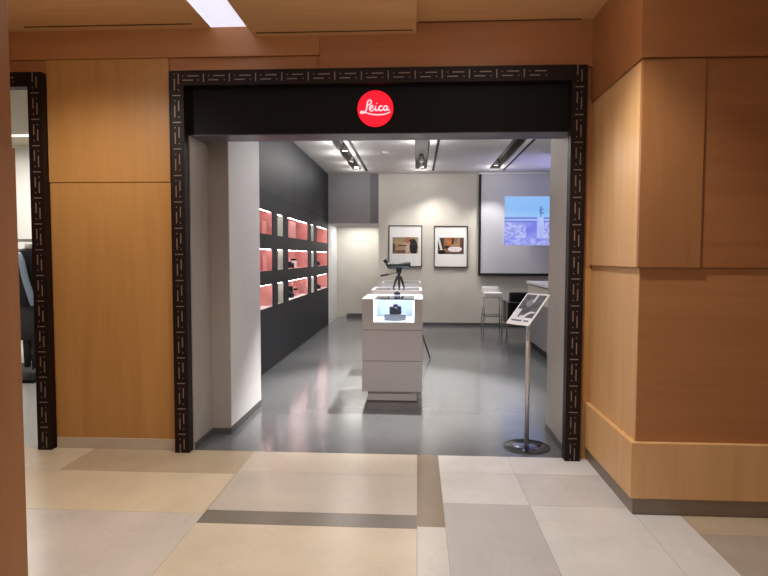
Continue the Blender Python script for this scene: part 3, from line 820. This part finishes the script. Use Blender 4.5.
# dressed headless mannequin
t = thing('mannequin', 'headless mannequin in black jacket with pale blue scarf, clothes shop at far left', 'mannequin')
def ell(cx, cy, z, rx, ry, n=24): return [(cx + rx * math.cos(2*PI*k/n), cy + ry * math.sin(2*PI*k/n), z) for k in range(n)]
obj('jacket', loft(nb(), [ell(0,0,.84,.20,.14), ell(0,0,.98,.19,.13), ell(0,0,1.12,.16,.11), ell(0,0,1.28,.18,.13), ell(0,0,1.42,.20,.13), ell(0,0,1.50,.17,.10), ell(0,0,1.545,.08,.07)]), M['navy'], t)
obj('neck', loft(nb(), [ell(0,0,1.53,.055,.055), ell(0,0,1.60,.05,.05), ell(0,0,1.61,.03,.03)]), M['storewhite'], t)
obj('skirt', loft(nb(), [ell(0,0,.42,.19,.15), ell(0,0,.6,.17,.14), ell(0,0,.84,.165,.125), ell(0,0,.9,.15,.11)]), M['skirt'], t)
obj('stripe', tube(nb(), cat([(-.02, -.14, 1.47), (.06, -.165, 1.38), (.12, -.18, 1.2), (.20, -.18, .98), (.24, -.17, .86)], 4), .038, 10), M['blue'], t)  # pale blue stripe built as a tube down the jacket front
for s, m in ((-1, 'navy'), (1, 'navy')):
    obj('sleeve', tube(nb(), cat([(s*.15, 0, 1.47), (s*.215, -.01, 1.38), (s*.245, -.02, 1.15), (s*.27, -.05, .86)], 5), [.05,.058,.06,.062,.062,.06,.06,.058,.058,.056,.054,.052,.050,.050,.048,.046], 14), M[m], t)
for s in (-1, 1): obj('leg', tube(nb(), [(s*.07, 0, .5), (s*.07, 0, .26), (s*.08, -.01, .06)], [.06, .055, .035], 12), M['skirt'], t)
obj('stand_pole', tube(nb(), [(0, 0, .03), (0, 0, .5)], .012, 8), M['chrome'], t)
put(t, -4.80, 7.0, .045, -.25)
tag(obj('display_plinth', bx(nb(), -5.6, -4.50, 6.55, 7.6, 0, .045, 0, .006), M['black']), 'low black glossy plinth under the mannequin in the clothes shop', 'display plinth')

# ------------------------------------------------------------------ arcade downlights
def down_proto():
    t = thing('ceiling_downlight', '', 'downlight', 'round recessed downlights in the wooden ceiling')
    obj('trim_ring', tube(nb(), [(.055 * math.cos(2*PI*k/32), .055 * math.sin(2*PI*k/32), -.003) for k in range(32)], .007, 8, closed=True), M['white'], t)
    obj('lens', lathe(nb(), [(.048, -.002), (.048, .0)], (0,0,0), (0,0,1), 24), M['downlamp'], t)
    return t
dp = down_proto(); first = True
def down(x, y, e, size, col=(1, .86, .68), aim=None, blend=.7, label='', r=.05):
    global first
    zc = 3.113 if -1.205 < x < -.012 else (3.182 if x < -1.5 else 3.192)
    t = dp if first else dup(dp); first = False
    t['label'] = label; put(t, x, y, zc)
    L = bpy.data.lights.new('downlight_beam', 'SPOT'); L.energy = e; L.spot_size = math.radians(size); L.spot_blend = blend; L.color = col; L.shadow_soft_size = r
    lo = bpy.data.objects.new('downlight_beam', L); C.objects.link(lo); lo.location = (x, y, zc - .03)
    if aim: lo.rotation_euler = (Vector(aim) - lo.location).to_track_quat('-Z', 'Y').to_euler()
    P = bpy.data.lights.new('downlight_fill', 'POINT'); P.energy = e * .06; P.color = col; P.shadow_soft_size = .1  # extra point light added to lift the wooden ceiling and header
    po = bpy.data.objects.new('downlight_fill', P); C.objects.link(po); po.location = (x, y, zc - .3)
NEU = (1, .96, .93)
down(.55, 3.0, 106, 110, (1, .975, .96), (.7, 3.3, 0), label='recessed downlight over the pale floor right of the entrance')
down(-.6, 2.9, 56, 110, NEU, (-.6, 3.2, 0), label='recessed downlight over the floor before the entrance')
down(-2.3, 3.1, 75, 120, col=(1, .9, .77), label='recessed downlight in front of the wooden wall left of the entrance', aim=(-2.3, 3.9, 0))
down(.6, 1.0, 16, 120, NEU, label='recessed downlight over the arcade right of the camera')
down(-.7, .8, 7, 120, NEU, label='recessed downlight over the arcade left of the camera')
down(2.3, 1.6, 12, 120, label='recessed downlight before the wooden pillar at right')

# ------------------------------------------------------------------ world, camera, view
w = bpy.data.worlds.new('world'); sc.world = w; w.use_nodes = True
w.node_tree.nodes['Background'].inputs[0].default_value = (1, .86, .70, 1)
w.node_tree.nodes['Background'].inputs[1].default_value = .26

cam = bpy.data.cameras.new('camera'); co = bpy.data.objects.new('camera', cam); C.objects.link(co)
cam.sensor_width = 36; cam.sensor_fit = 'HORIZONTAL'; cam.lens = 583.4 / 768 * 36; cam.clip_start = .05
yaw, pitch, roll = -.05593, -.05356, .00253
f = Vector((math.sin(yaw) * math.cos(pitch), math.cos(yaw) * math.cos(pitch), math.sin(pitch)))
r_ = Vector((math.cos(yaw), -math.sin(yaw), 0)); u_ = r_.cross(f)
rr_ = math.cos(roll) * r_ + math.sin(roll) * u_; uu_ = -math.sin(roll) * r_ + math.cos(roll) * u_
co.matrix_world = Matrix(((rr_.x, uu_.x, -f.x, 0), (rr_.y, uu_.y, -f.y, 0), (rr_.z, uu_.z, -f.z, 1.5), (0, 0, 0, 1)))
sc.camera = co
sc.view_settings.view_transform = 'Standard'; sc.view_settings.look = 'None'; sc.view_settings.gamma = 1; sc.view_settings.use_curve_mapping = False
sc.view_settings.exposure = .38
